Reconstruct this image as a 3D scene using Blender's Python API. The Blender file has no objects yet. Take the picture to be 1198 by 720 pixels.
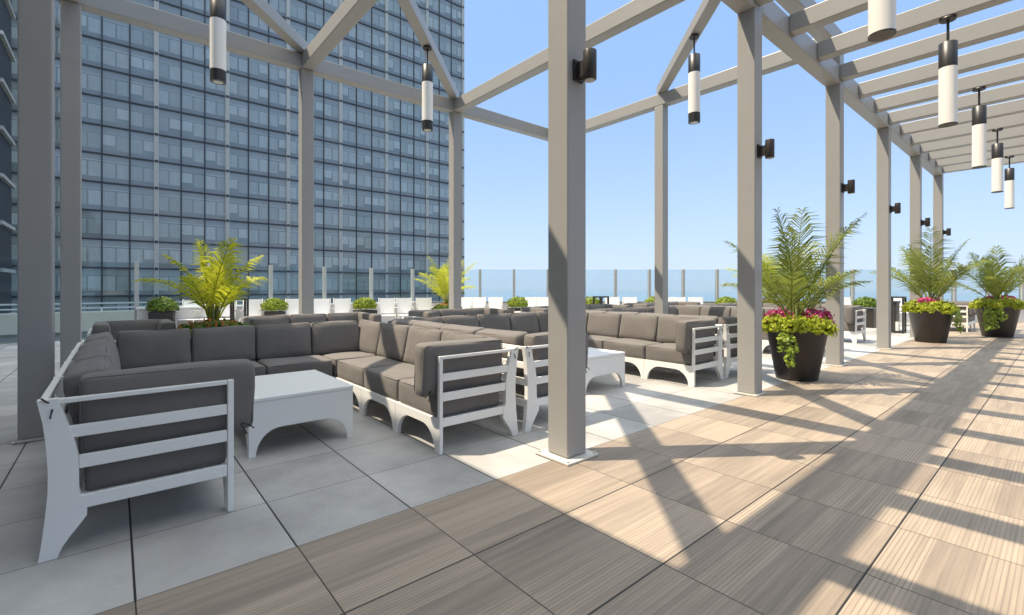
import bpy, bmesh, math, random
from mathutils import Vector, Matrix
R = math.radians
random.seed(7)
SC = bpy.context.scene
COL = SC.collection

# ------------------------------------------------------------------ camera
cam_d = bpy.data.cameras.new('camera')
cam = bpy.data.objects.new('camera', cam_d); COL.objects.link(cam)
cam.location = (0, 0, 1.235)
cam.rotation_euler = (R(90), 0, R(-40.2))
cam_d.sensor_width = 36; cam_d.lens = 16.5
cam_d.shift_y = -24/1198
cam_d.clip_start = 0.05; cam_d.clip_end = 60000
SC.camera = cam

# ------------------------------------------------------------------ sky, sun, exposure
SUN_EL = 62.0
SUN_DX, SUN_DY = -0.812, 0.584          # horizontal direction towards the sun
w = bpy.data.worlds.new('World'); SC.world = w; w.use_nodes = True
nt = w.node_tree; bg = nt.nodes['Background']
sky = nt.nodes.new('ShaderNodeTexSky'); sky.sky_type = 'NISHITA'; sky.sun_disc = False
sky.sun_elevation = R(SUN_EL); sky.sun_rotation = math.atan2(SUN_DX, SUN_DY)
sky.altitude = 0; sky.air_density = 1.0; sky.dust_density = 0.6; sky.ozone_density = 3.5
# hazy summer sky: the sky texture evened out by pale blue haze, plus an added whiter, brighter zone overhead that fills the shade
def wn(typ, **k):
    o = nt.nodes.new(typ)
    for a, b in k.items(): setattr(o, a, b)
    return o
tcw = wn('ShaderNodeTexCoord'); sep = wn('ShaderNodeSeparateXYZ'); nt.links.new(tcw.outputs['Generated'], sep.inputs[0])
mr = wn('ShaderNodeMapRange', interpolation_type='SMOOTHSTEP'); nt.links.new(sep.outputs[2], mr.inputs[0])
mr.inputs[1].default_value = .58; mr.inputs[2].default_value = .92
lowr = wn('ShaderNodeMapRange', interpolation_type='SMOOTHSTEP'); nt.links.new(sep.outputs[2], lowr.inputs[0])
lowr.inputs[1].default_value = -.01; lowr.inputs[2].default_value = .42
hz = wn('ShaderNodeMix', data_type='RGBA'); nt.links.new(lowr.outputs[0], hz.inputs[0])
hz.inputs[6].default_value = (1.75, 2.30, 3.20, 1); hz.inputs[7].default_value = (1.14, 1.85, 3.10, 1)
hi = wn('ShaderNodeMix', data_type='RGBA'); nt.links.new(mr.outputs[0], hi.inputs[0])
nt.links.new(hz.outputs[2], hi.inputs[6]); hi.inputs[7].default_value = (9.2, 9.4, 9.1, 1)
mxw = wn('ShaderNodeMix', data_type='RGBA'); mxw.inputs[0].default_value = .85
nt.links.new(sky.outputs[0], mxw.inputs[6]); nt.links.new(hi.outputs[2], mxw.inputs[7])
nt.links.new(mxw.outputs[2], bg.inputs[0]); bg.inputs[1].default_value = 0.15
sd = bpy.data.lights.new('sun', 'SUN'); sun = bpy.data.objects.new('sun', sd); COL.objects.link(sun)
sd.energy = 3.75; sd.angle = R(0.5); sd.color = (1.0, 0.85, 0.65)
ce = math.cos(R(SUN_EL))
sun.rotation_euler = Vector((SUN_DX*ce, SUN_DY*ce, math.sin(R(SUN_EL)))).to_track_quat('Z', 'Y').to_euler()
sun.location = (-20, 20, 40)
SC.view_settings.view_transform = 'Standard'; SC.view_settings.look = 'None'
SC.view_settings.exposure = 1.08; SC.view_settings.gamma = 1
SC.view_settings.use_curve_mapping = False

# ------------------------------------------------------------------ helpers
class MB:
    """collects shapes; build() links them as one mesh object"""
    def __init__(s): s.v = []; s.f = []; s.sm = []
    def add(s, vs, fs, smooth=False, M=None):
        b = len(s.v)
        for p in vs: s.v.append(tuple(M @ Vector(p)) if M is not None else tuple(p))
        for f in fs: s.f.append([b+i for i in f]); s.sm.append(smooth)
        return s
    def box(s, x0, x1, y0, y1, z0, z1, M=None):
        vs = [(x, y, z) for z in (z0, z1) for y in (y0, y1) for x in (x0, x1)]
        return s.add(vs, [(0,2,3,1),(4,5,7,6),(0,1,5,4),(2,6,7,3),(0,4,6,2),(1,3,7,5)], False, M)
    def bbox(s, x0, x1, y0, y1, z0, z1, b=0.008, M=None, seg=2):
        bm = bmesh.new(); bmesh.ops.create_cube(bm, size=1)
        bmesh.ops.scale(bm, vec=(x1-x0, y1-y0, z1-z0), verts=bm.verts)
        bmesh.ops.translate(bm, vec=((x0+x1)/2, (y0+y1)/2, (z0+z1)/2), verts=bm.verts)
        bmesh.ops.bevel(bm, geom=bm.edges[:], offset=b, segments=seg, affect='EDGES', profile=0.5)
        bm.verts.index_update()
        s.add([v.co[:] for v in bm.verts], [[v.index for v in f.verts] for f in bm.faces], False, M)
        bm.free(); return s
    def prism(s, poly, t0, t1, axis='y', M=None):
        """poly: (a,b) points, extruded from t0 to t1; axis y: (a,t,b); axis x: (t,a,b); axis z: (a,b,t)"""
        f = {'y': lambda a, b, t: (a, t, b), 'x': lambda a, b, t: (t, a, b), 'z': lambda a, b, t: (a, b, t)}[axis]
        n = len(poly); vs = [f(a, b, t0) for a, b in poly] + [f(a, b, t1) for a, b in poly]
        fs = [list(range(n))[::-1], list(range(n, 2*n))] + [[i, (i+1) % n, n+(i+1) % n, n+i] for i in range(n)]
        return s.add(vs, fs, False, M)
    def lathe(s, prof, n=28, c=(0, 0, 0), M=None, smooth=True, cap=True):
        vs = []; fs = []
        for r, z in prof:
            for k in range(n):
                a = 2*math.pi*k/n; vs.append((c[0]+r*math.cos(a), c[1]+r*math.sin(a), c[2]+z))
        for i in range(len(prof)-1):
            for k in range(n):
                fs.append([i*n+k, i*n+(k+1) % n, (i+1)*n+(k+1) % n, (i+1)*n+k])
        s.add(vs, fs, smooth, M)
        if cap:
            m = len(prof)-1
            s.add([vs[k] for k in range(n)], [list(range(n))[::-1]], False, M)
            s.add([vs[m*n+k] for k in range(n)], [list(range(n))], False, M)
        return s
    def tube(s, pts, r, n=6, smooth=True):
        pts = [Vector(p) for p in pts]; rr = r if isinstance(r, (list, tuple)) else [r]*len(pts)
        vs = []; fs = []
        for i, p in enumerate(pts):
            d = (pts[min(i+1, len(pts)-1)] - pts[max(i-1, 0)]).normalized()
            u = d.cross(Vector((0, 0, 1)) if abs(d.z) < .95 else Vector((1, 0, 0))).normalized(); q = d.cross(u)
            for k in range(n):
                a = 2*math.pi*k/n; vs.append(tuple(p + (u*math.cos(a)+q*math.sin(a))*rr[i]))
        for i in range(len(pts)-1):
            for k in range(n): fs.append([i*n+k, i*n+(k+1) % n, (i+1)*n+(k+1) % n, (i+1)*n+k])
        fs += [list(range(n))[::-1], list(range((len(pts)-1)*n, len(pts)*n))]
        return s.add(vs, fs, smooth)
    def cushion(s, sx, sy, sz, r, bulge, M, thin=2, seed=0):
        """soft rounded block centred on the origin; bulges along the axis `thin`"""
        g = [-1, -.97, -.9, -.6, -.2, .2, .6, .9, .97, 1]; n = len(g); h = (sx/2, sy/2, sz/2)
        rnd = random.Random(seed); ph = [rnd.uniform(0, 6.28) for _ in range(4)]
        idx = {}; vs = []; fs = []
        o = [i for i in range(3) if i != thin]
        def vid(i, j, k):
            t = (i, j, k)
            if t not in idx:
                p = [g[i], g[j], g[k]]; P = []; D = []
                for a in range(3):
                    x = p[a]*h[a]
                    c = max(-(h[a]-r), min(h[a]-r, x)); P.append(c); D.append(x-c)
                d = Vector(D)
                if d.length > 1e-9:
                    m = max(abs(D[0]), abs(D[1]), abs(D[2])); d = d.normalized()*m
                v = Vector(P)+d
                f = max(0, 1-p[o[0]]**2)**.5*max(0, 1-p[o[1]]**2)**.5
                v[thin] += p[thin]*bulge*f + .006*math.sin(3*p[o[0]]+ph[0])*math.sin(2.3*p[o[1]]+ph[1])
                for a in o: v[a] += .004*math.sin(2.7*p[o[0] if a == o[1] else o[1]]+ph[2])*(abs(p[a]))
                idx[t] = len(vs); vs.append(tuple(v))
            return idx[t]
        m = n-1
        for a in range(m):
            for b in range(m):
                fs += [[vid(a,b,0),vid(a,b+1,0),vid(a+1,b+1,0),vid(a+1,b,0)], [vid(a,b,m),vid(a+1,b,m),vid(a+1,b+1,m),vid(a,b+1,m)],
                       [vid(a,0,b),vid(a+1,0,b),vid(a+1,0,b+1),vid(a,0,b+1)], [vid(a,m,b),vid(a,m,b+1),vid(a+1,m,b+1),vid(a+1,m,b)],
                       [vid(0,a,b),vid(0,a,b+1),vid(0,a+1,b+1),vid(0,a+1,b)], [vid(m,a,b),vid(m,a+1,b),vid(m,a+1,b+1),vid(m,a,b+1)]]
        return s.add(vs, fs, True, M)
    def build(s, name, mat, parent=None):
        me = bpy.data.meshes.new(name); me.from_pydata(s.v, [], s.f)
        me.polygons.foreach_set('use_smooth', s.sm); me.materials.append(mat); me.update()
        o = bpy.data.objects.new(name, me); COL.objects.link(o)
        if parent is not None: o.parent = parent
        return o
def tag(o, label=None, cat=None, group=None, kind=None):
    if label: o['label'] = label
    if cat: o['category'] = cat
    if group: o['group'] = group
    if kind: o['kind'] = kind
    return o
def thing(name, label, cat, loc=(0, 0, 0), rz=0, group=None):
    o = bpy.data.objects.new(name, None); COL.objects.link(o); o.location = loc; o.rotation_euler = (0, 0, rz)
    o.empty_display_size = .2
    return tag(o, label, cat, group)
def dup(root, loc, rz=None, label=None, scale=None):
    def cp(o, par):
        c = o.copy(); COL.objects.link(c)
        if par is not None: c.parent = par
        for ch in list(o.children): cp(ch, c)
        return c
    c = cp(root, None); c.location = loc
    if rz is not None: c.rotation_euler = (0, 0, rz)
    if scale: c.scale = (scale,)*3
    if label: c['label'] = label
    return c
T = Matrix.Translation
def RX(a): return Matrix.Rotation(a, 4, 'X')
def RY(a): return Matrix.Rotation(a, 4, 'Y')
def RZ(a): return Matrix.Rotation(a, 4, 'Z')

# ------------------------------------------------------------------ materials
class NB:
    def __init__(s, name):
        s.m = bpy.data.materials.new(name); s.m.use_nodes = True; s.t = s.m.node_tree
        s.p = s.t.nodes['Principled BSDF']; s.out = s.t.nodes['Material Output']
    def n(s, typ, **k):
        o = s.t.nodes.new(typ)
        for a, b in k.items():
            if a.startswith('i_'): o.inputs[a[2:]].default_value = b
            else: setattr(o, a, b)
        return o
    def l(s, a, b): s.t.links.new(a, b)
    def math(s, op, a, b=None, c=None, clamp=False):
        o = s.n('ShaderNodeMath', operation=op, use_clamp=clamp)
        for i, x in enumerate((a, b, c)):
            if x is None: continue
            if isinstance(x, (int, float)): o.inputs[i].default_value = x
            else: s.l(x, o.inputs[i])
        return o.outputs[0]
    def mix(s, f, a, b):
        o = s.n('ShaderNodeMix', data_type='RGBA')
        for i, x in ((0, f), (6, a), (7, b)):
            if isinstance(x, (int, float)): o.inputs[i].default_value = x
            elif isinstance(x, tuple): o.inputs[i].default_value = (*x, 1) if len(x) == 3 else x
            else: s.l(x, o.inputs[i])
        return o.outputs[2]
    def noise(s, vec, scale, detail=4, rough=.55):
        o = s.n('ShaderNodeTexNoise'); o.inputs['Scale'].default_value = scale; o.inputs['Detail'].default_value = detail
        o.inputs['Roughness'].default_value = rough
        if vec is not None: s.l(vec, o.inputs['Vector'])
        return o.outputs['Fac']
    def comb(s, x, y, z=0.0):
        o = s.n('ShaderNodeCombineXYZ')
        for i, v in enumerate((x, y, z)):
            if isinstance(v, (int, float)): o.inputs[i].default_value = v
            else: s.l(v, o.inputs[i])
        return o.outputs[0]
    def white(s, vec):
        o = s.n('ShaderNodeTexWhiteNoise', noise_dimensions='3D'); s.l(vec, o.inputs['Vector']); return o
    def ramp(s, f, stops):
        o = s.n('ShaderNodeValToRGB'); e = o.color_ramp.elements
        while len(e) < len(stops): e.new(.5)
        for i, (p, c) in enumerate(stops): e[i].position = p; e[i].color = (*c, 1)
        s.l(f, o.inputs[0]); return o.outputs[0]
    def bump(s, h, strength=.3, dist=.002):
        o = s.n('ShaderNodeBump'); o.inputs['Strength'].default_value = strength; o.inputs['Distance'].default_value = dist
        s.l(h, o.inputs['Height']); s.l(o.outputs[0], s.p.inputs['Normal'])
    def base(s, c):
        if isinstance(c, tuple): s.p.inputs['Base Color'].default_value = (*c, 1)
        else: s.l(c, s.p.inputs['Base Color'])
    def set(s, rough=.5, metal=0.0, spec=.5):
        s.p.inputs['Roughness'].default_value = rough; s.p.inputs['Metallic'].default_value = metal
        s.p.inputs['Specular IOR Level'].default_value = spec
def paint(name, c, var=.08, rough=.45, spec=.5, scale=3.0, bumpy=0.0):
    b = NB(name); g = b.n('ShaderNodeNewGeometry'); f = b.noise(g.outputs['Position'], scale, 5)
    b.base(b.mix(f, tuple(x*(1-var) for x in c), tuple(min(1, x*(1+var)) for x in c))); b.set(rough, 0, spec)
    if bumpy: b.bump(b.noise(g.outputs['Position'], 180, 2), bumpy, .001)
    return b.m
def fabric(name, c):
    b = NB(name); tc = b.n('ShaderNodeTexCoord'); o = tc.outputs['Object']
    f = b.noise(o, 5, 4); f2 = b.noise(o, 420, 2)
    ff = b.math('ADD', b.math('MULTIPLY', f, .6), b.math('MULTIPLY', f2, .4))
    b.base(b.mix(ff, tuple(x*.8 for x in c), tuple(x*1.2 for x in c))); b.set(.92, 0, .2)
    b.p.inputs['Sheen Weight'].default_value = .1; b.p.inputs['Sheen Roughness'].default_value = .5
    h = b.math('ADD', b.math('MULTIPLY', b.noise(o, 7, 3), 1.0), b.math('MULTIPLY', f2, .08)); b.bump(h, .35, .02)
    return b.m
def leaf(name, c, c2, trans=.35):
    b = NB(name); g = b.n('ShaderNodeNewGeometry')
    f = b.noise(g.outputs['Position'], 9, 3)
    r = g.outputs['Random Per Island']
    ff = b.math('ADD', b.math('MULTIPLY', f, .5), b.math('MULTIPLY', r, .5))
    cc = b.mix(ff, c, c2); b.base(cc); b.set(.5, 0, .4)
    tr = b.n('ShaderNodeBsdfTranslucent'); b.l(cc, tr.inputs[0])
    mx = b.n('ShaderNodeMixShader'); mx.inputs[0].default_value = trans
    b.l(b.p.outputs[0], mx.inputs[1]); b.l(tr.outputs[0], mx.inputs[2]); b.l(mx.outputs[0], b.out.inputs[0])
    return b.m
TILE, TX0, TY0 = 0.6, 0.06, 2.36
def paving(name, wood):
    b = NB(name); g = b.n('ShaderNodeNewGeometry'); sp = b.n('ShaderNodeSeparateXYZ'); b.l(g.outputs['Position'], sp.inputs[0])
    x, y = sp.outputs[0], sp.outputs[1]
    u = b.math('DIVIDE', b.math('SUBTRACT', x, TX0), TILE); v = b.math('DIVIDE', b.math('SUBTRACT', y, TY0), TILE)
    iu, iv = b.math('FLOOR', u), b.math('FLOOR', v)
    du = b.math('ABSOLUTE', b.math('SUBTRACT', b.math('FRACT', b.math('ADD', u, .5)), .5))
    dv = b.math('ABSOLUTE', b.math('SUBTRACT', b.math('FRACT', b.math('ADD', v, .5)), .5))
    rnd = b.white(b.comb(iu, iv, 3.0)); rv = rnd.outputs['Value']
    rnd2 = b.white(b.comb(iu, iv, 9.0)).outputs['Value']
    ju, jv = (.0042, .0065) if wood else (.0075, .0038)
    joint = b.math('MAXIMUM', b.math('LESS_THAN', du, ju), b.math('LESS_THAN', dv, jv))
    if wood:
        off = b.math('MULTIPLY', rv, 37.0)
        vec = b.comb(b.math('ADD', b.math('MULTIPLY', x, 1.3), off), b.math('ADD', b.math('MULTIPLY', y, 34.0), off), off)
        streak = b.noise(vec, 1.0, 5, .6)
        vec2 = b.comb(b.math('ADD', b.math('MULTIPLY', x, .8), off), b.math('MULTIPLY', y, 5.0), off)
        broad = b.noise(vec2, 1.0, 3, .5)
        # every paver is printed as three boards of slightly different tone
        brd = b.white(b.comb(iu, b.math('FLOOR', b.math('MULTIPLY', v, 4.0)), 5.0)).outputs['Value']
        f = b.math('ADD', b.math('ADD', b.math('MULTIPLY', streak, .54), b.math('MULTIPLY', broad, .44)),
                   b.math('ADD', b.math('MULTIPLY', brd, .20), b.math('MULTIPLY', rnd2, .17)))
        col = b.ramp(f, [(.36, (.158, .131, .105)), (.59, (.258, .212, .166)), (.82, (.385, .316, .244))])
        gr = b.math('FRACT', b.math('DIVIDE', y, .0182))
        groove = b.math('SMOOTHSTEP', 0.0, 1.0, b.math('ABSOLUTE', b.math('SUBTRACT', gr, .5))) if False else b.math('ABSOLUTE', b.math('SUBTRACT', gr, .5))
        gl = b.math('GREATER_THAN', groove, .36)
        gs = b.math('MULTIPLY', gl, b.math('ADD', .04, b.math('MULTIPLY', b.math('MULTIPLY', broad, brd), .75)))
        col = b.mix(gs, col, (.11, .09, .075))
        h = b.math('SUBTRACT', b.math('ADD', b.math('MULTIPLY', streak, .4), 0.0), b.math('MULTIPLY', gl, .7))
        rough = .62
    else:
        n1 = b.noise(g.outputs['Position'], 1.4, 5, .6); n2 = b.noise(g.outputs['Position'], 40, 3)
        f = b.math('ADD', b.math('ADD', b.math('MULTIPLY', n1, .85), b.math('MULTIPLY', n2, .12)), b.math('SUBTRACT', b.math('MULTIPLY', rv, .26), .08))
        col = b.ramp(f, [(.32, (.27, .268, .262)), (.54, (.395, .39, .378)), (.76, (.53, .525, .51))])
        h = b.math('MULTIPLY', n2, .4); rough = .58
    st = b.noise(g.outputs['Position'], .55, 6, .65)
    col = b.mix(b.math('MULTIPLY', b.math('SUBTRACT', st, .45, None, True), .55), col, (.24, .22, .20))
    col = b.mix(joint, col, (.02, .019, .018))
    b.base(col); b.set(rough, 0, .4)
    b.bump(b.math('SUBTRACT', h, b.math('MULTIPLY', joint, 3.0)), .5, .0015)
    return b.m
def glassy(name, tint, k=.9, ior=1.45):
    b = NB(name); tr = b.n('ShaderNodeBsdfTransparent'); tr.inputs[0].default_value = (*tint, 1)
    gl = b.n('ShaderNodeBsdfGlossy'); gl.inputs['Roughness'].default_value = .02
    fr = b.n('ShaderNodeFresnel'); fr.inputs[0].default_value = ior
    mx = b.n('ShaderNodeMixShader'); gn = b.n('ShaderNodeNewGeometry'); b.l(b.math('MULTIPLY', b.math('MULTIPLY', fr.outputs[0], k), b.math('SUBTRACT', 1.0, gn.outputs['Backfacing'])), mx.inputs[0])
    b.l(tr.outputs[0], mx.inputs[1]); b.l(gl.outputs[0], mx.inputs[2]); b.l(mx.outputs[0], b.out.inputs[0])
    return b.m
BAY0, PANEL, FL0, FLH, YT = 4.2, 2.753, 3.68, 3.61, 79.0
def facade_glass():
    b = NB('tower_glass'); g = b.n('ShaderNodeNewGeometry'); sp = b.n('ShaderNodeSeparateXYZ'); b.l(g.outputs['Position'], sp.inputs[0])
    u = b.math('DIVIDE', b.math('SUBTRACT', sp.outputs[0], BAY0), PANEL); v = b.math('DIVIDE', b.math('SUBTRACT', sp.outputs[2], FL0), FLH)
    iu, iv, fu, fv = b.math('FLOOR', u), b.math('FLOOR', v), b.math('FRACT', u), b.math('FRACT', v)
    r1 = b.white(b.comb(iu, iv, 1.0)).outputs['Value']; r2 = b.white(b.comb(iu, iv, 2.0)).outputs['Value']
    sub = b.math('FLOOR', b.math('MULTIPLY', fu, 3.0)); r3 = b.white(b.comb(b.math('ADD', b.math('MULTIPLY', iu, 3.0), sub), iv, 4.0)).outputs['Value']
    bay = b.white(b.comb(b.math('FLOOR', b.math('DIVIDE', u, 3.0)), 0.0, 8.0)).outputs['Value']
    # interior: curtains and blinds behind each half of a panel
    half = b.math('FLOOR', b.math('MULTIPLY', fu, 2.0)); fh = b.math('FRACT', b.math('MULTIPLY', fu, 2.0))
    r4 = b.white(b.comb(b.math('ADD', b.math('MULTIPLY', iu, 2.0), half), iv, 4.0)).outputs['Value']
    low = b.math('ADD', .20, b.math('MULTIPLY', b.math('GREATER_THAN', r4, .8), .14))
    inside = b.math('MULTIPLY', b.math('MULTIPLY', b.math('GREATER_THAN', fh, .07), b.math('LESS_THAN', fh, .93)), b.math('MULTIPLY', b.math('GREATER_THAN', fv, low), b.math('LESS_THAN', fv, .70)))
    fold = b.noise(b.comb(b.math('MULTIPLY', sp.outputs[0], 7.0), b.math('MULTIPLY', sp.outputs[2], .35), r4), 1.0, 2)
    tone = b.mix(r1, (.08, .112, .112), (.16, .198, .195)); tone = b.mix(b.math('MULTIPLY', r2, .35), tone, (.15, .155, .19))
    tone = b.mix(b.math('MULTIPLY', bay, .55), tone, (.115, .185, .18))
    tone = b.mix(b.math('MULTIPLY', inside, b.math('MULTIPLY', b.math('ADD', .28, b.math('MULTIPLY', r4, .50)), b.math('ADD', .45, fold))), tone, (.40, .46, .47))
    head = b.math('GREATER_THAN', fv, .79)
    tone = b.mix(b.math('MULTIPLY', head, .6), tone, (.23, .25, .265))
    bar = b.math('MULTIPLY', b.math('GREATER_THAN', fv, .74), b.math('LESS_THAN', fv, .78))
    tone = b.mix(b.math('MULTIPLY', bar, b.math('ADD', .15, b.math('MULTIPLY', r2, .4))), tone, (.50, .53, .54))
    spd = b.math('LESS_THAN', fv, .17)
    tone = b.mix(b.math('MULTIPLY', spd, .7), tone, (.12, .13, .145))
    fine = b.noise(g.outputs['Position'], .9, 3); tone = b.mix(b.math('MULTIPLY', fine, .35), tone, (.09, .105, .11))
    gm = b.n('ShaderNodeGamma'); b.l(tone, gm.inputs[0]); gm.inputs[1].default_value = .86; b.base(gm.outputs[0]); b.set(.03, 0, .5); b.p.inputs['IOR'].default_value = 1.85
    # panes are never perfectly flush: tilt each reflection a little
    nm = b.n('ShaderNodeVectorMath', operation='ADD'); b.l(g.outputs['Normal'], nm.inputs[0])
    wv = b.white(b.comb(iu, iv, 6.0)).outputs['Color']; sc = b.n('ShaderNodeVectorMath', operation='MULTIPLY_ADD'); b.l(wv, sc.inputs[0])
    sc.inputs[1].default_value = (.09, .09, .09); sc.inputs[2].default_value = (-.045, -.045, -.045); b.l(sc.outputs[0], nm.inputs[1])
    nz = b.n('ShaderNodeVectorMath', operation='NORMALIZE'); b.l(nm.outputs[0], nz.inputs[0]); b.l(nz.outputs[0], b.p.inputs['Normal'])
    return b.m
def sea_mat():
    b = NB('sea_water'); g = b.n('ShaderNodeNewGeometry'); f = b.noise(g.outputs['Position'], .002, 4)
    b.base(b.mix(f, (.10, .17, .24), (.16, .24, .31))); b.set(.35, 0, .5); b.bump(b.noise(g.outputs['Position'], .05, 4), .4, 3.0); return b.m

M = dict(
    steel=paint('steel_paint', (.308, .306, .296), .06, .40), white=paint('white_metal', (.78, .78, .76), .03, .38),
    whitesling=paint('white_sling', (.80, .80, .80), .03, .8, .2), black=paint('black_metal', (.022, .021, .020), .15, .38),
    bronze=paint('dark_bronze', (.035, .030, .027), .15, .35), opal=paint('opal_acrylic', (.80, .79, .76), .01, .35),
    lens=paint('lamp_lens', (.55, .55, .52), .02, .2), plate=paint('base_plate', (.55, .53, .49), .05, .5),
    fab=fabric('taupe_fabric', (.155, .145, .137)), tie=paint('tie_strap', (.04, .037, .035), .1, .9),
    wood=paving('wood_look_paver', True), conc=paving('concrete_paver', False),
    glass=glassy('railing_glass', (.86, .93, .95)), gpost=paint('railing_post', (.42, .43, .42), .05, .4),
    par=paint('parapet_render', (.58, .57, .54), .08, .85), cap=paint('parapet_cap', (.16, .16, .16), .1, .6),
    tglass=facade_glass(), mull=paint('mullion_dark', (.022, .028, .036), .1, .5), pier=paint('pale_pier', (.42, .42, .40), .08, .6),
    core=paint('tower_core', (.06, .07, .08), .1, .7), conc2=paint('grey_render', (.40, .40, .38), .12, .85, .3, .4),
    pot=paint('dark_resin', (.030, .026, .024), .15, .42), soil=paint('soil', (.05, .035, .025), .3, .95, .1, 30),
    palm=leaf('palm_leaf', (.12, .18, .035), (.34, .37, .07), .45), palmy=leaf('palm_leaf_lime', (.24, .32, .02), (.62, .60, .04), .5),
    stem=paint('palm_stem', (.13, .15, .05), .3, .6, .3, 14), lime=leaf('lime_foliage', (.28, .36, .02), (.52, .56, .04), .3),
    vine=leaf('vine_leaf', (.16, .26, .03), (.36, .44, .05), .3), magenta=leaf('magenta_petal', (.42, .02, .12), (.72, .10, .30), .25),
    orange=leaf('orange_petal', (.55, .10, .02), (.75, .30, .05), .25), green=leaf('garden_leaf', (.07, .14, .02), (.16, .26, .03), .25),
    box=leaf('boxwood_leaf', (.06, .13, .02), (.22, .30, .03), .25), boxl=leaf('boxwood_leaf_light', (.14, .22, .02), (.34, .40, .03), .3),
    sea=sea_mat(), sand=paint('sand_render', (.72, .66, .55), .08, .85), land=paint('land', (.16, .17, .13), .4, .95, .1, .02), hotel=paint('hotel_wall', (.34, .34, .34), .1, .7, .4, .3),
)

# ------------------------------------------------------------------ setting: sea, land, deck
Bx, By = 8.0, 14.9                                            # railing corner
LX, LY = .7638, -.6455                                        # direction of the right hand railing
Ex, Ey = Bx+LX*30, By+LY*30
tag(MB().add([(-20000, -20000, -70), (20000, -20000, -70), (20000, 20000, -70), (-20000, 20000, -70)], [(0, 1, 2, 3)]).build('sea', M['sea']), kind='structure')
tag(MB().add([(-900, -900, -68), (150, -900, -68), (110, 120, -68), (70, 220, -68), (-900, 400, -68)], [(0, 1, 2, 3, 4)]).build('ground', M['land']), kind='structure')
deck = [(-6.68, -8), (33, -8), (Ex, Ey), (Bx, By), (-6.68, By)]
tag(MB().prism(deck, -.5, 0, 'z').build('terrace_floor', M['conc']), kind='structure')
tag(MB().add([(-6.6, -7.9, .004), (30, -7.9, .004), (30, 2.36, .004), (-6.6, 2.36, .004)], [(0, 1, 2, 3)]).build('wood_paving', M['wood']), kind='structure')
# hazy air over the lake
hm = bpy.data.materials.new('hazy_air'); hm.use_nodes = True; ht = hm.node_tree; ht.nodes.clear()
ho = ht.nodes.new('ShaderNodeOutputMaterial'); hv = ht.nodes.new('ShaderNodeVolumePrincipled')
hv.inputs['Color'].default_value = (.66, .76, .90, 1); hv.inputs['Density'].default_value = 1.6e-4; hv.inputs['Anisotropy'].default_value = 0.0
ht.links.new(hv.outputs[0], ho.inputs['Volume'])
tag(MB().box(-20500, 20500, -20500, 20500, -71, 105).build('haze', hm), kind='stuff')
# the building below the terrace
tag(MB().prism([(-6.68, -8), (33, -8), (Ex, Ey), (Bx, By), (-6.68, By)], -68, -.51, 'z').build('podium_building', M['conc2']),
    'grey building storeys below the roof terrace edge', 'building')

# ------------------------------------------------------------------ the glass tower
def tower():
    t = thing('glass_tower', 'tall blue grey curtain wall tower filling the left background', 'building', (20, YT, -60))
    off = Vector((-20, -YT, 60))
    MO = T(off)
    x0, x1 = BAY0-3*3*PANEL, BAY0+18*PANEL
    k0, k1 = -4, 19
    MB().box(x0, x1, YT+.35, YT+30, -68, FL0+k1*FLH+1, MO).build('tower_body', M['core'], t)
    panes = []
    for i in range(-9, 18):
        for k in range(k0, k1):
            panes.append((abs(BAY0+(i+.5)*PANEL-20)*.7+abs(FL0+k*FLH-16), i, k))
    panes.sort()
    def pane(m, i, k):
        xa, xb = BAY0+i*PANEL+.04, BAY0+(i+1)*PANEL-.04
        m.box(xa, xb, YT+.10, YT+.16, FL0+k*FLH+.1, FL0+(k+1)*FLH-.1, MO)
    for d, i, k in panes[:96]:
        m = MB(); pane(m, i, k); m.build('window', M['tglass'], t)
    m = MB()
    for d, i, k in panes[96:]: pane(m, i, k)
    tag(m.build('window_field', M['tglass'], t), kind='stuff')
    for i in range(-9, 19):
        x = BAY0+i*PANEL
        if i % 3 == 0: MB().box(x-.26, x+.26, YT-.14, YT+.34, -30, FL0+k1*FLH, MO).build('pier', M['pier'], t)
        else: MB().box(x-.07, x+.07, YT-.02, YT+.34, -30, FL0+k1*FLH, MO).build('mullion', M['mull'], t)
    for k in range(k0, k1+1):
        z = FL0+k*FLH
        MB().box(x0, x1+.1, YT-.05, YT+.33, z-.10, z+.10, MO).build('floor_band', M['mull'], t)
        m = MB()
        for i in range(-9, 19, 3): m.box(BAY0+i*PANEL-.2, BAY0+i*PANEL+.2, YT-.19, YT-.142, z-.17, z+.17, MO)
        m.build('band_clamp', M['mull'], t)
    MB().box(x0, x1, YT+.0, YT+.33, -30, FL0+k0*FLH-.14, MO).build('lower_storeys', M['core'], t)
tower()
def hotel():
    t = thing('hotel_block', 'grey slab building at the far left edge with thin floor ledges', 'building', (-12, 20, 0))
    MO = T((12, -20, 0))
    MB().box(-30, -6.7, -20, 51.9, -68, 18.5, MO).build('low_wing', M['hotel'], t)
    MB().box(-30, -6.75, 52, 58, -68, 44, MO).build('tall_wing', M['mull'], t)
    for k in range(-3, 12):
        z = 2.4+3.6*k
        MB().box(-29, -6.5, 52.1, 57.9, z, z+.28, MO).build('floor_ledge', M['pier'], t)
    MB().box(-3.9, -.60, -7.5, 7.15, 5.20, 5.42, MO).build('canopy', M['white'], t)  # unseen canopy, added and sized to cast the shade at the left
hotel()
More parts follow.
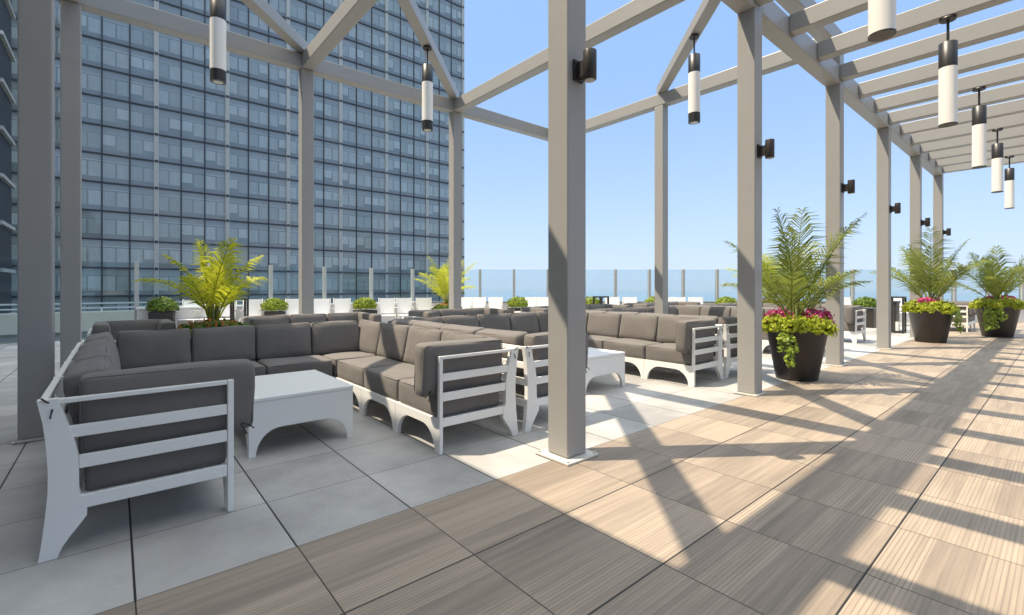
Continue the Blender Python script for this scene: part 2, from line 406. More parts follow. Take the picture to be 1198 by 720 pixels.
def lower_deck():
    t = thing('neighbour_deck', 'pale concrete parking deck edge with pipe rails beyond the terrace at left', 'building', (-8, 22, -1))
    MO = T((8, -22, 1))
    MB().box(-30, 5.5, 22, 40, -60, -.3, MO).build('deck_slab', M['conc2'], t)
    MB().box(-30, 5.5, 21.9, 22.1, -.299, .36, MO).build('deck_wall', M['sand'], t)
    for z in (.48, .64): MB().box(-30, 5.5, 21.97, 22.03, z, z+.05, MO).build('pipe_rail', M['white'], t)
    for i in range(14): MB().box(-29+i*2.6, -28.94+i*2.6, 21.975, 22.025, .361, .479, MO).build('rail_post', M['white'], t)
lower_deck()
# things standing on the neighbour deck, seen through the far left gap
t = thing('mechanical_unit', 'boxy beige rooftop unit on the neighbouring deck at far left', 'rooftop unit', (-6.5, 25, -.3))
MB().bbox(-1.5, 1.5, -.8, .8, 0, 1.0, .03).build('housing', M['par'], t)
MB().box(-1.3, 1.3, -.83, -.803, .2, .8).build('louvre', M['core'], t)

def block(label, x0, x1, y0, y1, h):  # unseen blocks behind the camera, added for the tower glass to mirror
    t = thing('office_block', label, 'building', ((x0+x1)/2, (y0+y1)/2, -68)); w_, d_ = (x1-x0)/2, (y1-y0)/2
    MB().box(-w_, w_, -d_, d_, 0, h+68).build('wall', M['hotel'], t)
    for k in range(int((h+60)/4)): MB().box(-w_-.1, w_+.1, -d_-.1, d_+.1, 2+k*4, 3.9+k*4).build('window_strip', M['mull'], t)
    MB().box(-w_*.4, w_*.4, -d_*.4, d_*.4, h+68.01, h+71).build('roof_plant', M['core'], t)
block('low grey office block mirrored at the left foot of the glass tower', -75, -8, -180, -150, 20)
block('stepped office block mirrored behind the planter palm', 0, 40, -190, -160, 10)
block('long dark block standing in for trees and roofs mirrored at the right foot of the glass tower', 130, 260, -190, -160, 22)

# ------------------------------------------------------------------ railing and parapet
def railing():
    t = thing('glass_railing', 'frameless glass wind screen with slim grey posts along the terrace edge', 'railing', (Bx, By, 0))
    def run(x0, y0, dx, dy, n, step, zb0):
        a = math.atan2(dy, dx)
        for i in range(n+1):
            P = T((x0+dx*i*step-Bx, y0+dy*i*step-By, 0)) @ RZ(a)
            MB().bbox(-.045, .045, -.06, .06, zb0, 1.86, .006, P).build('post', M['gpost'], t)
            if i < n: MB().box(.05, step-.05, -.009, .009, zb0+.03, 1.85, P).build('glass_panel', M['glass'], t)
    run(Bx-1.52*10, By, 1, 0, 10, 1.52, .0)
    run(Bx+LX*1.19, By+LY*1.19, LX, LY, 23, 1.193, .0)
    P = T((0, 0, 0)); MB().box(.05-1.52+1.52, 1.14, -.009, .009, .03, 1.85, RZ(math.atan2(LY, LX))).build('glass_panel', M['glass'], t)
railing()
def parapet():
    t = thing('parapet_wall', 'low pale rendered parapet with a dark cap in front of the glass screen', 'wall', (Bx, By, 0))
    MB().box(-7.6, .05, -.34, -.10, 0, .69).build('wall_run', M['par'], t); MB().box(-7.62, .07, -.36, -.08, .692, .73).build('cap', M['white'], t)
    A = RZ(math.atan2(LY, LX))
    MB().box(.17, 28, -.34, -.10, 0, .69, A).build('wall_run', M['par'], t); MB().box(.17, 28, -.36, -.08, .692, .73, A).build('cap', M['cap'], t)
parapet()

# ------------------------------------------------------------------ steel pergola and open pavilion frame
PX = [-.47]+[2.53+3.07*k for k in range(6)]                   # -0.47, 2.53 ... 17.88
YA, YM, YB = 2.37, 5.45, 8.53
GB, GT, BB, BT = 4.39, 4.66, 4.98, 5.23
def pergola():
    t = thing('steel_pergola', 'taupe grey square tube pergola frame with slatted roof over the walkway', 'pergola', (5.57, 2.37, 0))
    MO = T((-5.57, -2.37, 0))
    posts = [(x, YA, BT-.252 if x <= PX[3]+.1 else GB-.002) for x in PX] + [(PX[0]-.022, YM, BB-.002), (PX[3], YM, BB-.002)] + [(x+(.022 if x < 0 else 0), YB, BB-.002) for x in PX[:4]] + [(x, -2.6, GB-.002) for x in PX]
    for x, y, h in posts:
        p = MB().bbox(x-.1, x+.1, y-.1, y+.1, .022, h, .012, MO, 3).build('post', M['steel'], t)
        q = .165 if abs(x-PX[1]) < .1 and y == YA else .13
        pl = MB().bbox(x-q, x+q, y-q, y+q, .005, .021, .004, MO)
        for sx in (-1, 1):
            for sy in (-1, 1): pl.lathe([(.012, .0212), (.012, .031)], 6, (x+sx*(q-.022), y+sy*(q-.022), 0), MO, False)
        pl.build('base_plate', M['plate'], p)
    # upper frame at 5 m: beams round the pavilion and across it
    for y in (YA, YB): MB().bbox(PX[0]-.1, PX[3]+.1, y-.1, y+.1, BB, BT, .012, MO).build('beam', M['steel'], t)
    for x in PX[:4]: MB().bbox(x-.1, x+.1, YA+.102, YB-.102, BB+.002, BT-.002, .012, MO).build('beam', M['steel'], t)
    L = math.hypot(3.07, 3.08); a = math.atan2(3.08, 3.07)
    def brace(x, y, n):
        P = MO @ T((x, y, 0)) @ RZ(a)
        for k in range(n):
            MB().bbox((-.06 if k == 0 else 0)+k*L+.001, (k+1)*L+(.06 if k == n-1 else 0)-.001, -.085, .085, BT+.003, BT+.19, .01, P).build('diagonal_brace', M['steel'], t)
    brace(PX[1]-3.07, YM, 1); brace(PX[1]-3.07, YA, 2); brace(PX[1], YA, 2); brace(PX[2], YA, 1)
    # lower girders carrying the purlins
    for y in (YA, -2.6):
        if y == YA:
            for i in range(6):
                xa, xb = PX[i]+.101, PX[i+1]-.101
                if i >= 3: xa = PX[i]+ (.101 if i == 3 else -.099)
                if i >= 3: xb = PX[i+1]-.1 if i < 5 else PX[i+1]+.1
                MB().bbox(xa, xb, y-.099, y+.099, GB, GT, .01, MO).build('girder', M['steel'], t)
        else: MB().bbox(PX[0]-.1, PX[6]+.1, y-.1, y+.1, GB, GT, .012, MO).build('girder', M['steel'], t)
    x = 6.585-1.023*6
    while x < PX[6]+.1:
        MB().bbox(x-.088, x+.088, -2.498, YA-.102, GB+.06, GT+.01, .008, MO).build('purlin', M['steel'], t); x += 1.023
pergola()

# ------------------------------------------------------------------ lamps
def wall_lamp(i, x, label):
    t = thing('wall_lamp', label, 'wall light', (x, YA-.1, 2.78), 0, 'cylinder lights on the pergola posts')
    MB().bbox(-.05, .05, -.02, -.001, -.075, .07, .004).build('back_plate', M['black'], t)
    MB().box(-.022, .022, -.075, -.0205, -.06, .05).build('arm', M['bronze'], t)
    b = MB().lathe([(.042, -.10), (.047, -.095), (.047, .10), (.045, .104), (.02, .105)], 28, (0, -.118, 0)).build('lamp_body', M['bronze'], t)
    MB().lathe([(.035, -.1045), (.035, -.1005)], 24, (0, -.118, 0)).build('lens', M['lens'], b)
for i, (x, lb) in enumerate(zip(PX[1:], [
        'largest dark bronze cylinder light on the nearest tall post', 'black cylinder light on the post in front of the first flower pot',
        'black cylinder light on the post just behind the first flower pot', 'small black cylinder light on the third post before the end',
        'tiny black cylinder light on the post left of the second flower pot', 'tiny black cylinder light on the last post of the colonnade'])):
    wall_lamp(i, x, lb)
def pendant(loc, top, label, kind, s=1.0):
    """top: height of the steel it hangs from, s: size"""
    t = thing('pendant_lamp', label, 'pendant light', (loc[0], loc[1], top), 0, 'cylinder pendants under the pergola roof' if kind == 0 else 'slim cylinder pendants in the open frame')
    if kind == 0:
        r = .086; MB().lathe([(.075, -.035), (.078, -.03), (.078, -.004), (.07, -.001)], 24).build('canopy', M['black'], t)
        MB().lathe([(.014, -.30), (.014, -.036)], 10).build('rod', M['black'], t)
        MB().lathe([(r, -.60), (r, -.305), (r-.006, -.3005)], 32).build('cap', M['black'], t)
        MB().lathe([(r, -1.27), (r, -.6012)], 32).build('diffuser', M['opal'], t)
        MB().lathe([(r+.002, -1.285), (r+.002, -1.2712)], 32).build('trim_ring', M['bronze'], t)
    else:
        r = .09; MB().lathe([(.07, -.04), (.073, -.035), (.073, -.004), (.065, -.001)], 24).build('canopy', M['black'], t)
        MB().lathe([(.013, -.315), (.013, -.041)], 10).build('rod', M['black'], t)
        MB().lathe([(r, -.60), (r, -.32), (r-.006, -.3155)], 32).build('cap', M['black'], t)
        MB().lathe([(r, -1.24), (r, -.6012)], 32).build('diffuser', M['opal'], t)
        e = MB().lathe([(r, -1.385), (r, -1.2412)], 32).build('end_cap', M['black'], t)
        MB().lathe([(r*.62, -1.389), (r*.62, -1.3855)], 24).build('lens', M['lens'], e)
    t.scale = (s,)*3
for x, lb in zip((4.50, 7.59, 10.66, 13.72, 16.80), ('white cylinder pendant cut off by the top edge of the picture', 'largest complete white cylinder pendant with black cap under the slats',
        'second complete white pendant behind the largest one', 'third complete white pendant in the row under the slats', 'smallest farthest white pendant under the end of the slats')):
    pendant((x, .92), GB+.058, lb, 0)
for (x, y), lb in zip(((1.0, 6.99), (3.97, 6.88), (7.03, 3.83)), ('slim white pendant hanging before the tower at upper left', 'slim white pendant near the corner post where the tower ends',
        'slim white pendant against blue sky between two posts')):
    pendant((x, y), BT+.003, lb, 1)

# ------------------------------------------------------------------ sectional sofas
REAR = [(0, 0), (.012, .09), (.022, .19), (.031, .30), (.032, .40), (.025, .52), (.015, .62), (-.004, .725), (.066, .725), (.075, .69), (.10, .60), (.12, .53), (.134, .45), (.136, .30),
        (.142, .262), (.163, .25), (.163, .165), (.135, .125), (.105, .085), (.08, .045), (.062, 0)]
def arch(a0, a1, top=.255, crown=.19, foot=.045, rad=.19):
    p = [(a0, 0), (a0+foot, 0)]
    rad = min(rad, (a1-a0)/2-foot-.02)
    for i in range(1, 9):
        th = math.pi/2*i/8; p.append((a0+foot+rad*(1-math.cos(th)), crown*math.sin(th)))
    for i in range(8, 0, -1):
        th = math.pi/2*i/8; p.append((a1-foot-rad*(1-math.cos(th)), crown*math.sin(th)))
    return p + [(a1-foot, 0), (a1, 0), (a1, top), (a0, top)]
SEED = [0]
def cush(m, x0, x1, y0, y1, z0, z1, thin, tilt=None, r=.032, bulge=.012):
    SEED[0] += 1
    c = Vector(((x0+x1)/2, (y0+y1)/2, (z0+z1)/2)); q = random.Random(SEED[0]*7+1); P = T(c) @ RZ(R(q.uniform(-.7, .7))) @ RX(R(q.uniform(-.8, .8)))
    if tilt: P = P @ (RX(tilt[1]) if tilt[0] == 'x' else RY(tilt[1]))
    sz = (x1-x0, y1-y0, z1-z0); m.cushion(*sz, r, bulge, P, thin, SEED[0])
    o = [a for a in range(3) if a != thin]                    # welted seams round both faces
    for sg in (-1, 1):
        pts = []; e = .3*r; q = r*.8; A, B = sz[o[0]]/2-e, sz[o[1]]/2-e
        for ca, cb, a0 in ((1, 1, 0), (-1, 1, 90), (-1, -1, 180), (1, -1, 270)):
            for k in range(4):
                th = R(a0+30*k); v = [0, 0, 0]; v[o[0]] = ca*(A-q)+q*math.cos(th); v[o[1]] = cb*(B-q)+q*math.sin(th); v[thin] = sg*(sz[thin]/2-e); pts.append(P @ Vector(v))
        m.tube(pts+[pts[0]], .0045, 5)
    return m
def sofa(label, loc, rz, W, nb, Tt=2.93, nside=3, left=True, right=True, ties=True):
    t = thing('sectional_sofa', label, 'sofa', loc, rz, 'grey cushioned sectional sofas with white frames')
    D = .76
    def end_frame(mx):                                        # slatted panel that closes a side run
        m = MB(); f = lambda x: x if not mx else W-x
        def pb(x0, x1, y0, y1, z0, z1): a, b = sorted((f(x0), f(x1))); m.bbox(a, b, y0, y1, z0, z1, .004)
        poly = [(f(a), b) for a, b in REAR]; m.prism(poly if mx else poly[::-1], 0, .042, 'y')
        pb(.735, .765, 0, .032, 0, .724); pb(.067, .734, .002, .030, .70, .7235)
        pb(.10, .734, .004, .026, .536, .592); pb(.135, .734, .004, .026, .388, .45); pb(.14, .734, .004, .026, .198, .262)
        m.build('end_frame', M['white'], t)
    def side(mx):
        f = lambda x: x if not mx else W-x
        def span(x0, x1): return sorted((f(x0), f(x1)))
        end_frame(mx)
        ye = Tt-D; st = ye/nside
        for k in range(nside):
            a, b = span(.732, .76); MB().prism(arch(.034+k*st if k == 0 else k*st+.003, (k+1)*st-.003), a, b, 'x').build('front_rail', M['white'], t)
            x = span(.15, .745); cush(MB(), x[0], x[1], k*st+(.05 if k == 0 else .006), (k+1)*st-.006, .256, .445, 2).build('seat_cushion', M['fab'], t)
        a, b = span(.14, .73); MB().box(a, b, .05, Tt-.06, .215, .252).build('seat_deck', M['white'], t)
        m = MB(); a, b = span(.0, .045)
        for z0, z1, dx in ((.70, .724, 0), (.53, .585, .03), (.385, .445, .034), (.20, .26, .034)):
            a, b = span(.0+dx, .03+dx); m.bbox(a, b, .045, Tt-.045, z0, z1, .004)
        m.build('back_frame', M['white'], t)
        for k in range(1, nside+1):
            m = MB(); poly = [(f(p*.6), q) for p, q in REAR]; m.prism(poly if mx else poly[::-1], k*st-.02, k*st+.02, 'y'); m.build('rear_leg', M['white'], t)
        # back cushions lean on the outer frame
        yb0, yb1 = .19, Tt-.12
        n = nside+1; s2 = (yb1-yb0)/n
        for k in range(n):
            x = span(.10, .27); cush(MB(), x[0], x[1], yb0+k*s2+.004, yb0+(k+1)*s2-.004, .43, .815, 0, ('y', R(-11) if not mx else R(11)), .036, .016).build('back_cushion', M['fab'], t)
        x = span(.13, .88); c = cush(MB(), x[0], x[1], .045, .185, .425, .815, 1, ('x', R(3)), .036, .012).build('arm_cushion', M['fab'], t)
        if ties:
            m = MB(); xt = f(.86); sg = 1 if not mx else -1
            m.tube([(f(.80), .06, .47), (f(.825), .04, .43), (f(.835), .036, .40)], .004, 5); m.tube([(f(.80), .06, .47), (f(.85), .035, .45), (f(.87), .03, .43)], .004, 5)
            m.build('tie_strap', M['tie'], t)
            m = MB(); m.tube([(f(.05), .02, .70), (f(.045), -.006, .67), (f(.04), -.008, .64)], .004, 5); m.tube([(f(.05), .02, .70), (f(.03), -.004, .715), (f(.01), -.004, .735)], .004, 5)
            m.build('tie_strap', M['tie'], t)
    xa, xb = 0, W
    if left: side(False); xa = D
    if right: side(True); xb = W-D
    st = (xb-xa)/nb
    for k in range(nb):
        MB().prism(arch(xa+k*st+.003, xa+(k+1)*st-.003), Tt-D, Tt-D+.028, 'y').build('front_rail', M['white'], t)
        cush(MB(), xa+k*st+.006, xa+(k+1)*st-.006, Tt-D+.015, Tt-.15, .256, .445, 2).build('seat_cushion', M['fab'], t)
    for side_on, x0, x1 in ((left, .15, D), (right, W-D, W-.15)):
        if side_on: cush(MB(), x0+.003, x1-.003, Tt-D+.004, Tt-.15, .256, .445, 2).build('seat_cushion', M['fab'], t)
    MB().box(xa+.001, xb-.001, Tt-D+.03, Tt-.06, .215, .252).build('seat_deck', M['white'], t)
    m = MB()
    for z0, z1, dy in ((.70, .724, 0), (.53, .585, .03), (.385, .445, .034), (.20, .26, .034)):
        m.bbox(.02, W-.02, Tt-.03-dy, Tt-dy, z0, z1, .004)
    m.build('back_frame', M['white'], t)
    for k in range(nb+3 if (left or right) else nb+1):
        x = W*k/(nb+2 if (left or right) else nb); x = max(.025, min(W-.025, x))
        MB().prism([(Tt-p*.6, q) for p, q in REAR], x-.02, x+.02, 'x').build('rear_leg', M['white'], t)
    b0, b1 = (.27 if left else .12), (W-.27 if right else W-.12); n = nb+2 if (left or right) else nb; s2 = (b1-b0)/n
    for k in range(n):
        cush(MB(), b0+k*s2+.004, b0+(k+1)*s2-.004, Tt-.27, Tt-.10, .43, .815, 1, ('x', R(-11)), .036, .016).build('back_cushion', M['fab'], t)
    if not left and not right:                                # straight sofa: slatted ends
        for mx in (False, True):
            m = MB(); x0, x1 = (0, .03) if not mx else (W-.03, W)
            m.prism([(Tt-p, q) for p, q in REAR], x0, x1+.004 if not mx else x1, 'x')
            m.bbox(x0, x1, Tt-.765, Tt-.735, 0, .724, .004)
            for z0, z1, dy in ((.70, .7235, .067), (.536, .592, .10), (.388, .45, .135), (.198, .262, .14)): m.bbox(x0+.003, x1-.003, Tt-.734, Tt-dy, z0, z1, .004)
            m.build('end_frame', M['white'], t)
            xx = (.045, .185) if not mx else (W-.185, W-.045)
            cush(MB(), xx[0], xx[1], Tt-.86, Tt-.13, .43, .815, 0, None, .036, .012).build('arm_cushion', M['fab'], t)
    return t
YF = 2.97
sofa('nearest U shaped sectional sofa around the front left coffee table', (-.265, YF, 0), 0, 2.845, 2)
sofa('second U shaped sectional sofa behind the nearest tall post', (2.655, YF, 0), 0, 3.56, 3)
sofa('third sectional sofa partly hidden by the post beside the first flower pot', (6.28, YF, 0), 0, 3.62, 3)
sofa('fourth sectional sofa seen between the first flower pot and the bin', (9.98, YF, 0), 0, 3.15, 2)
# second row, backs to the first
def row_b(x0, x1, nb, label, y=7.75): sofa(label, (x0, y-2.93, 0), 0, x1-x0, nb, 2.93, 3, False, False, False)
row_b(-.24, .60, 1, 'single seat in the second row left of the planter palm')
row_b(1.32, 3.22, 3, 'sofa in the second row between the planter palm and the shrub planter')
row_b(3.95, 5.8, 3, 'short sofa in the second row beside the lime palm')
row_b(6.4, 9.3, 4, 'sofa in the second row seen above the second sectional sofa', 7.5)
row_b(9.9, 12.6, 4, 'sofa in the second row seen beside the slim middle post', 7.5)
sofa('lone slatted sofa by the second flower pot far along the walkway', (17.7, 1.75-2.17+.0, 0), 0, 1.6, 2, 2.93, 3, False, False, False)

# coffee tables
def coffee_table(label, x, y, wx=.77, wy=.97):
    t = thing('coffee_table', label, 'coffee table', (x, y, 0), 0, 'white coffee tables with arched sides')
    h = .425
    MB().bbox(0, wx, 0, wy, h-.03, h, .006).build('tabletop', M['white'], t)
    for y0 in (.004, wy-.026): MB().prism(arch(.004, wx-.004, h-.031, .19, .045, .17), y0, y0+.022, 'y').build('side_panel', M['white'], t)
    for x0 in (.004, wx-.026): MB().prism(arch(.027, wy-.027, h-.031, .19, .03, .17), x0, x0+.022, 'x').build('end_panel', M['white'], t)
coffee_table('nearest white coffee table inside the front left sofa', .73, 3.80)
coffee_table('white coffee table just right of the nearest tall post', 4.07, 3.56, .79, 1.0)
coffee_table('white coffee table hidden between the third sofa wings', 7.7, 3.9, .79, 1.0)

# ------------------------------------------------------------------ planting
def frond(L, az, el, droop, n=24, wid=.34, seed=0):
    rnd = random.Random(seed); m = MB(); pts = []; p = Vector((0, 0, 0)); e = el; st = L/n
    for i in range(n+1):
        pts.append(p.copy()); tt = i/n
        d = Vector((math.cos(az)*math.cos(e), math.sin(az)*math.cos(e), math.sin(e))); p = p+d*st
        e -= droop*(0.25+1.5*tt)/n
    m.tube(pts, [.009*(1-.8*i/n)+.0015 for i in range(n+1)], 5)
    up0 = Vector((0, 0, 1))
    for i in range(5, n+1):
        tt = i/n; d = (pts[min(i+1, n)]-pts[max(i-1, 0)]).normalized(); s = d.cross(up0)
        s = s.normalized() if s.length > 1e-3 else Vector((-math.sin(az), math.cos(az), 0)); nn = s.cross(d).normalized()
        ln = 1.12*wid*(math.sin(math.pi*min(1, .12+.83*tt))**.7)*rnd.uniform(.85, 1.1)
        for sgn in (-1, 1):
            for rep in range(1 if i % 3 == 0 else 2):
                q = pts[i] + d*(rep*st*.5)
                dirv = (d*rnd.uniform(.75, 1.0) + s*sgn*rnd.uniform(.75, .95) + nn*rnd.uniform(.05, .35)).normalized()
                mid = q+dirv*ln*.55; tip = mid+(dirv*.8+Vector((0, 0, -.75))+d*.15).normalized()*ln*.5
                wv = (d-dirv*d.dot(dirv)).normalized()*.0092 + nn*.003
                m.add([tuple(q-wv*.5), tuple(q+wv*.5), tuple(mid+wv), tuple(mid-wv), tuple(tip)], [(0, 1, 2, 3), (3, 2, 4)])
    return m
def leaves(m, n, pos, size, seed, elong=1.5):
    rnd = random.Random(seed)
    for _ in range(n):
        c, nrm = pos(rnd); nrm = (nrm+Vector((rnd.gauss(0, .55), rnd.gauss(0, .55), rnd.gauss(0, .45)))).normalized()
        u = nrm.cross(Vector((rnd.uniform(-1, 1), rnd.uniform(-1, 1), rnd.uniform(-1, 1)))).normalized(); v = nrm.cross(u); s = size*rnd.uniform(.6, 1.25)
        a, b = u*s*.5*elong, v*s*.42; k = nrm*s*.12
        m.add([tuple(c-a), tuple(c-b*.9+k), tuple(c+b*.9+k), tuple(c+a*.35-b*.7), tuple(c+a*.35+b*.7), tuple(c+a)], [(0, 1, 3, 5, 4, 2)])
    return m
def mound(cx, cy, z, rx, ry, rz, lump=.18, seed=1, az0=0, az1=2*math.pi):
    ph = random.Random(seed).uniform(0, 6.28)
    def pos(rnd):
        a = rnd.uniform(az0, az1); e = math.asin(rnd.uniform(-.35, 1)); k = (1+lump*math.sin(3*a+ph)*math.cos(2*e)+lump*.6*math.sin(7*a+2*ph))*rnd.uniform(.78, 1.03)
        d = Vector((math.cos(a)*math.cos(e), math.sin(a)*math.cos(e), math.sin(e)))
        return Vector((cx+d.x*rx*k, cy+d.y*ry*k, z+d.z*rz*k)), d
    return pos
def vine(m, x, y, z, dx, dy, L, seed):
    rnd = random.Random(seed)
    def pos(r):
        t = r.random(); out = .10*math.sin(min(1, t*3)*1.57)
        return Vector((x+dx*out+r.gauss(0, .035), y+dy*out+r.gauss(0, .035), z-t*L+r.gauss(0, .015))), Vector((dx, dy, .3))
    leaves(m, int(70*L/.4), pos, .05, seed)
def palm_fronds(t, z, n, L0, L1, mat, seed, ax=0, el_min=38, lean=0):
    rnd = random.Random(seed); k = 0
    for i in range(n):
        tt = i/n; az = i*2.399+rnd.uniform(-.3, .3); el = R(86-(86-el_min)*tt**.8+rnd.uniform(-6, 6))
        L = rnd.uniform(L0, L1)*(1.0-.12*tt)
        fr = frond(L, az, el, R(14+52*tt)*rnd.uniform(.6, 1.3), 22, .26*L/1.1+.06, seed*100+i).build('frond', mat, t)
        fr.location = (rnd.uniform(-.05, .05), rnd.uniform(-.05, .05), z+rnd.uniform(-.02, .10))
    m = MB()
    for i in range(5):
        a = i*1.26+seed; m.tube([(.05*math.cos(a), .05*math.sin(a), z-.12), (.04*math.cos(a), .04*math.sin(a), z+.1), (.07*math.cos(a), .07*math.sin(a), z+.34)], [.024, .02, .012], 7)
    m.build('palm_stem', M['stem'], t)
def palm_pot(label, loc, seed, n=17, L0=1.0, L1=1.4, s=1.0, mag=((-.20, -.04, .18), (.22, -.02, .19)), mat='palm', vines=((-.1, .36, .42),)):
    F = Vector((-loc[0], -loc[1], 0)).normalized(); S = Vector((-F.y, F.x, 0))
    t = thing('potted_palm', label, 'potted palm', loc, 0, 'palms in round dark pots along the walkway')
    MB().lathe([(.235, 0), (.248, .01), (.352, .60), (.366, .615), (.366, .66), (.34, .665), (.33, .60)], 40, cap=False).build('pot', M['pot'], t)
    MB().lathe([(.0, .60), (.333, .602)], 32, cap=False).build('soil', M['soil'], t)
    palm_fronds(t, .68, n, L0, L1, M[mat], seed, 0, 46)
    m = MB()
    for a_, b_, pz, rx, rz, nn in ((-.22, .10, .68, .22, .17, 560), (.20, .12, .68, .22, .17, 560), (0, .22, .69, .20, .14, 420), (-.1, -.25, .67, .2, .12, 260), (.25, -.1, .66, .18, .12, 260), (-.27, -.08, .66, .16, .12, 220)):
        p = S*a_+F*b_; leaves(m, nn, mound(p.x, p.y, pz, rx, rx, rz, .2, seed+nn), .047, seed+nn)
    m.build('lime_foliage', M['lime'], t)
    m = MB()
    for a_, b_, rr in mag:
        p = S*a_+F*b_; leaves(m, 420, mound(p.x, p.y, .80, rr, rr, rr*.72, .2, seed+int(rr*99)), .042, seed+int(a_*99), 1.1)
    m.build('magenta_flowers', M['magenta'], t)
    m = MB()
    for i, (a_, b_, L) in enumerate(vines):
        p = S*a_+F*b_; d = p.normalized(); vine(m, p.x, p.y, .66, d.x, d.y, L, seed+i)
    m.build('trailing_vine', M['vine'], t)
    t.scale = (s,)*3
palm_pot('nearest tall potted palm with magenta flowers beside the post', (7.02, 2.36, .004), 11, 15, 1.0, 1.62, 1.0, vines=((-.05, .35, .44), (-.12, .33, .25)))
palm_pot('middle potted palm with pink flowers halfway down the walkway', (13.95, 1.98, .004), 23, 15, 1.15, 1.62, 1.08, ((-.06, .06, .17), (.02, -.2, .15)), vines=((.33, .08, .42), (.30, .16, .30)))
palm_pot('potted palm cut by the right edge with long trailing vine', (16.7, 1.12, .004), 37, 14, 1.0, 1.45, 1.12, ((.14, -.10, .15), (-.1, -.2, .13)), vines=((-.12, .34, .5), (-.04, .35, .45), (.05, .35, .3)))
def palm_box(label, loc, mat, seed, n, L0, L1, w, h, fl):
    t = thing('planter_palm', label, 'potted palm', loc)
    m = MB(); m.bbox(-w/2, w/2, -w/2, w/2, 0, h, .012); m.build('planter_box', M['pot'], t)
    palm_fronds(t, h+.08, n, L0, L1, M[mat], seed, 0, 42)
    m = MB(); leaves(m, 1100, mound(0, 0, h+.0, w*.62, w*.62, .13, .12, seed), .05, seed); m.build('low_foliage', M['green'], t)
    m = MB(); leaves(m, 260, mound(0, 0, h+.05, w*.5, w*.5, .10, .12, seed+3), .04, seed+4, 1.1); tag(m.build('orange_flowers', M['orange'], t), kind='stuff')
palm_box('yellow green palm in a planter behind the nearest sofa', (.88, 6.5, 0), 'palmy', 51, 12, .72, 1.05, .62, .70, 1)
palm_box('lime palm beside the corner post in front of the tower edge', (7.25, 11.5, 0), 'palmy', 63, 12, 1.2, 1.55, .62, .62, 1)
palm_box('pale palm half hidden behind the second tall post', (16.15, 6.2, 0), 'palmy', 77, 24, 1.2, 1.95, .62, .66, 1)

def boxwood(label, x, y, mat, seed, w=.46, h=.55, r=.33):
    t = thing('boxwood_planter', label, 'planter', (x, y, 0), random.Random(seed).uniform(-.2, .2), 'black planters with clipped shrubs along the parapet')
    MB().prism([(-w/2*.85, 0), (w/2*.85, 0), (w/2, h), (-w/2, h)], -w/2, w/2, 'y').build('planter_box', M['pot'], t)
    m = MB(); leaves(m, 1000, mound(0, 0, h+.12, r, r, r*.72, .08, seed), .05, seed); leaves(m, 300, mound(0, 0, h+.1, r*.7, r*.7, r*.5, .08, seed), .06, seed+1)
    m.build('foliage', M[mat], t)
def onray(u, f, dz=0):
    lat = (u-599)/549*f; return lat*.7638+f*.6455, -lat*.6455+f*.7638
for i, (u, f, mt, lb) in enumerate([(190, 11.6, 'box', 'dark shrub in a black planter at the left end by the pipe rails'), (321, 12.6, 'boxl', 'bright shrub planter left of the slim pale post'),
        (427, 13.4, 'boxl', 'bright shrub planter between white chairs before the tower'), (606, 14.6, 'boxl', 'bright shrub planter left of the nearest tall post'),
        (690, 14.4, 'boxl', 'shrub planter peeking out right of the nearest tall post'), (766, 14.6, 'boxl', 'shrub planter behind the slim middle post'),
        (850, 14.4, 'boxl', 'wide shrub planter just left of the second tall post'), (1013, 14.4, 'box', 'shrub planter beside the lattice sofa end at right')]):
    x, y = onray(u, f); boxwood(lb, x, y, mt, 200+i, .5, .58 if i else .62, .32)

# ------------------------------------------------------------------ white chairs along the parapet
def make_chair(label):
    t = thing('sling_chair', label, 'chair', (0, 0, 0), 0, 'white sling chairs lined up along the parapet')
    for x in (-.225, .225):
        MB().tube([(x, -.26, 0), (x, -.25, .40)], .014, 6).build('leg', M['gpost'], t)
        MB().tube([(x, .26, 0), (x, .20, .42), (x, .31, .91)], .014, 6).build('leg', M['gpost'], t)
        MB().tube([(x, -.25, .40), (x, .20, .42)], .014, 6).build('side_rail', M['gpost'], t)
        MB().tube([(x, -.27, .62), (x, .25, .62)], .016, 6).build('armrest', M['gpost'], t)
    MB().box(-.205, .205, -.25, .19, .40, .412).build('seat_sling', M['whitesling'], t)
    MB().prism([(.205, .46), (.225, .46), (.315, .90), (.295, .90)], -.205, .205, 'x').build('back_sling', M['whitesling'], t)
    return t
proto = None
ang_l = 0.0; ang_r = math.atan2(LY, LX)
cl = [(222, 12.0), (242, 12.1), (262, 12.2), (294, 12.4), (343, 12.9), (376, 13.1), (400, 13.3), (453, 13.7), (474, 13.9), (497, 14.1), (543, 14.9), (559, 15.0), (579, 15.0), (620, 15.1), (636, 15.1),
      (718, 15.1), (739, 15.1), (784, 15.1), (798, 15.1), (818, 15.1), (902, 15.1), (995, 15.1), (1057, 15.1)]
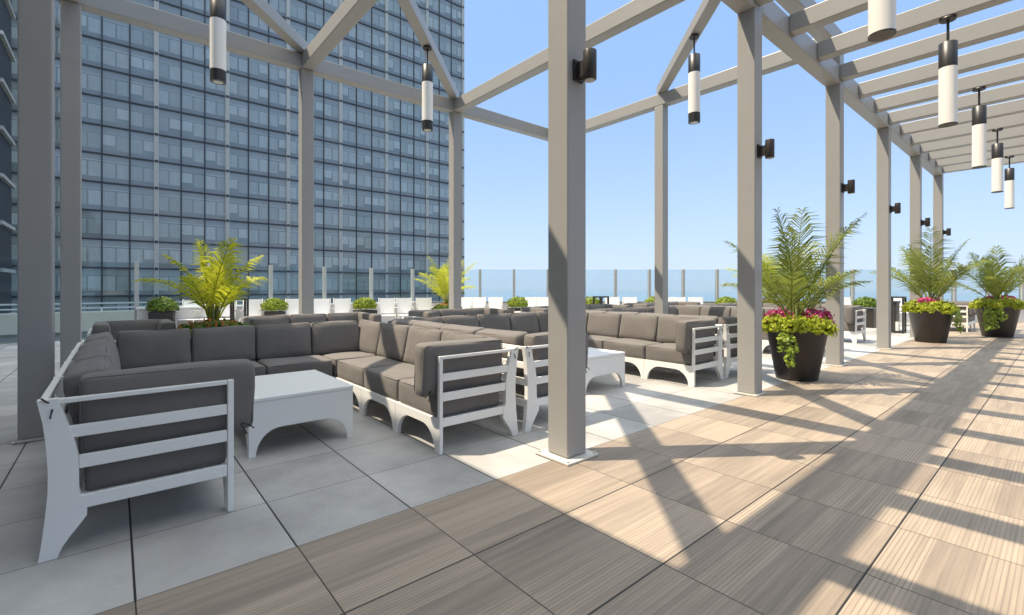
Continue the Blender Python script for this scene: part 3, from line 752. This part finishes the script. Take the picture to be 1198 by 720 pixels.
clb = ['white sling chair left of the planter palm trunk', 'white sling chair directly behind the planter palm', 'white sling chair right of the planter palm trunk', 'white sling chair right of the black frame lantern at left',
       'white sling chair left of the slim pale post', 'white sling chair right of the slim pale post', 'white sling chair left of the shrub before the tower', 'first white chair right of the shrub before the tower',
       'second white chair right of the shrub before the tower', 'third white chair left of the lime palm', 'white chair just right of the corner post', 'second white chair right of the corner post', 'white chair left of the bright shrub near the tallest post',
       'white chair right of the shrub near the tallest post', 'white chair touching the left side of the tallest post', 'white chair right of the black lantern past the tallest post', 'white chair left of the slim middle post',
       'white chair touching the right side of the slim middle post', 'second white chair right of the slim middle post', 'white chair left of the wide shrub planter', 'white chair behind the tall palm pot flowers', 'white chair left of the shrub at the lattice sofa end',
       'white chair behind the dark bin on the right']
for i, ((u, f), lb) in enumerate(zip(cl, clb)):
    x, y = onray(u, f); a = (ang_l-.35 if u < 520 else ang_r)
    if proto is None:
        proto = make_chair(lb); proto.location = (x, y, 0); proto.rotation_euler = (0, 0, a)
    else: dup(proto, (x, y, 0), a+random.uniform(-.06, .06), lb)

# black frame lanterns and a bin
def lantern(label, x, y, s=1.0):
    t = thing('frame_lantern', label, 'lantern', (x, y, 0), 0, 'tall black open frame lanterns')
    m = MB()
    for sx in (-.14, .14):
        for sy in (-.14, .14): m.box(sx-.02, sx+.02, sy-.02, sy+.02, 0, .94)
    m.build('frame', M['black'], t); MB().box(-.16, .16, -.16, .16, .942, .98).build('lid', M['black'], t); MB().box(-.115, .115, -.115, .115, .02, .06).build('floor_plate', M['black'], t)
    MB().lathe([(.05, .061), (.05, .3)], 20).build('candle', M['opal'], t)
for u, f, lb in ((280, 10.5, 'tall black frame lantern left of the white chairs before the tower'), (703, 13.0, 'tall black frame lantern right of the nearest tall post'), (1050, 12.6, 'tall black frame lantern next to the dark bin')):
    x, y = onray(u, f); lantern(lb, x, y)
x, y = onray(1040, 13.3)
t = thing('waste_bin', 'dark square bin between two posts at the right', 'bin', (x, y, 0))
MB().bbox(-.2, .2, -.2, .2, .03, .78, .01).build('bin_body', M['pot'], t); MB().bbox(-.22, .22, -.22, .22, .782, .84, .01).build('bin_lid', M['black'], t)
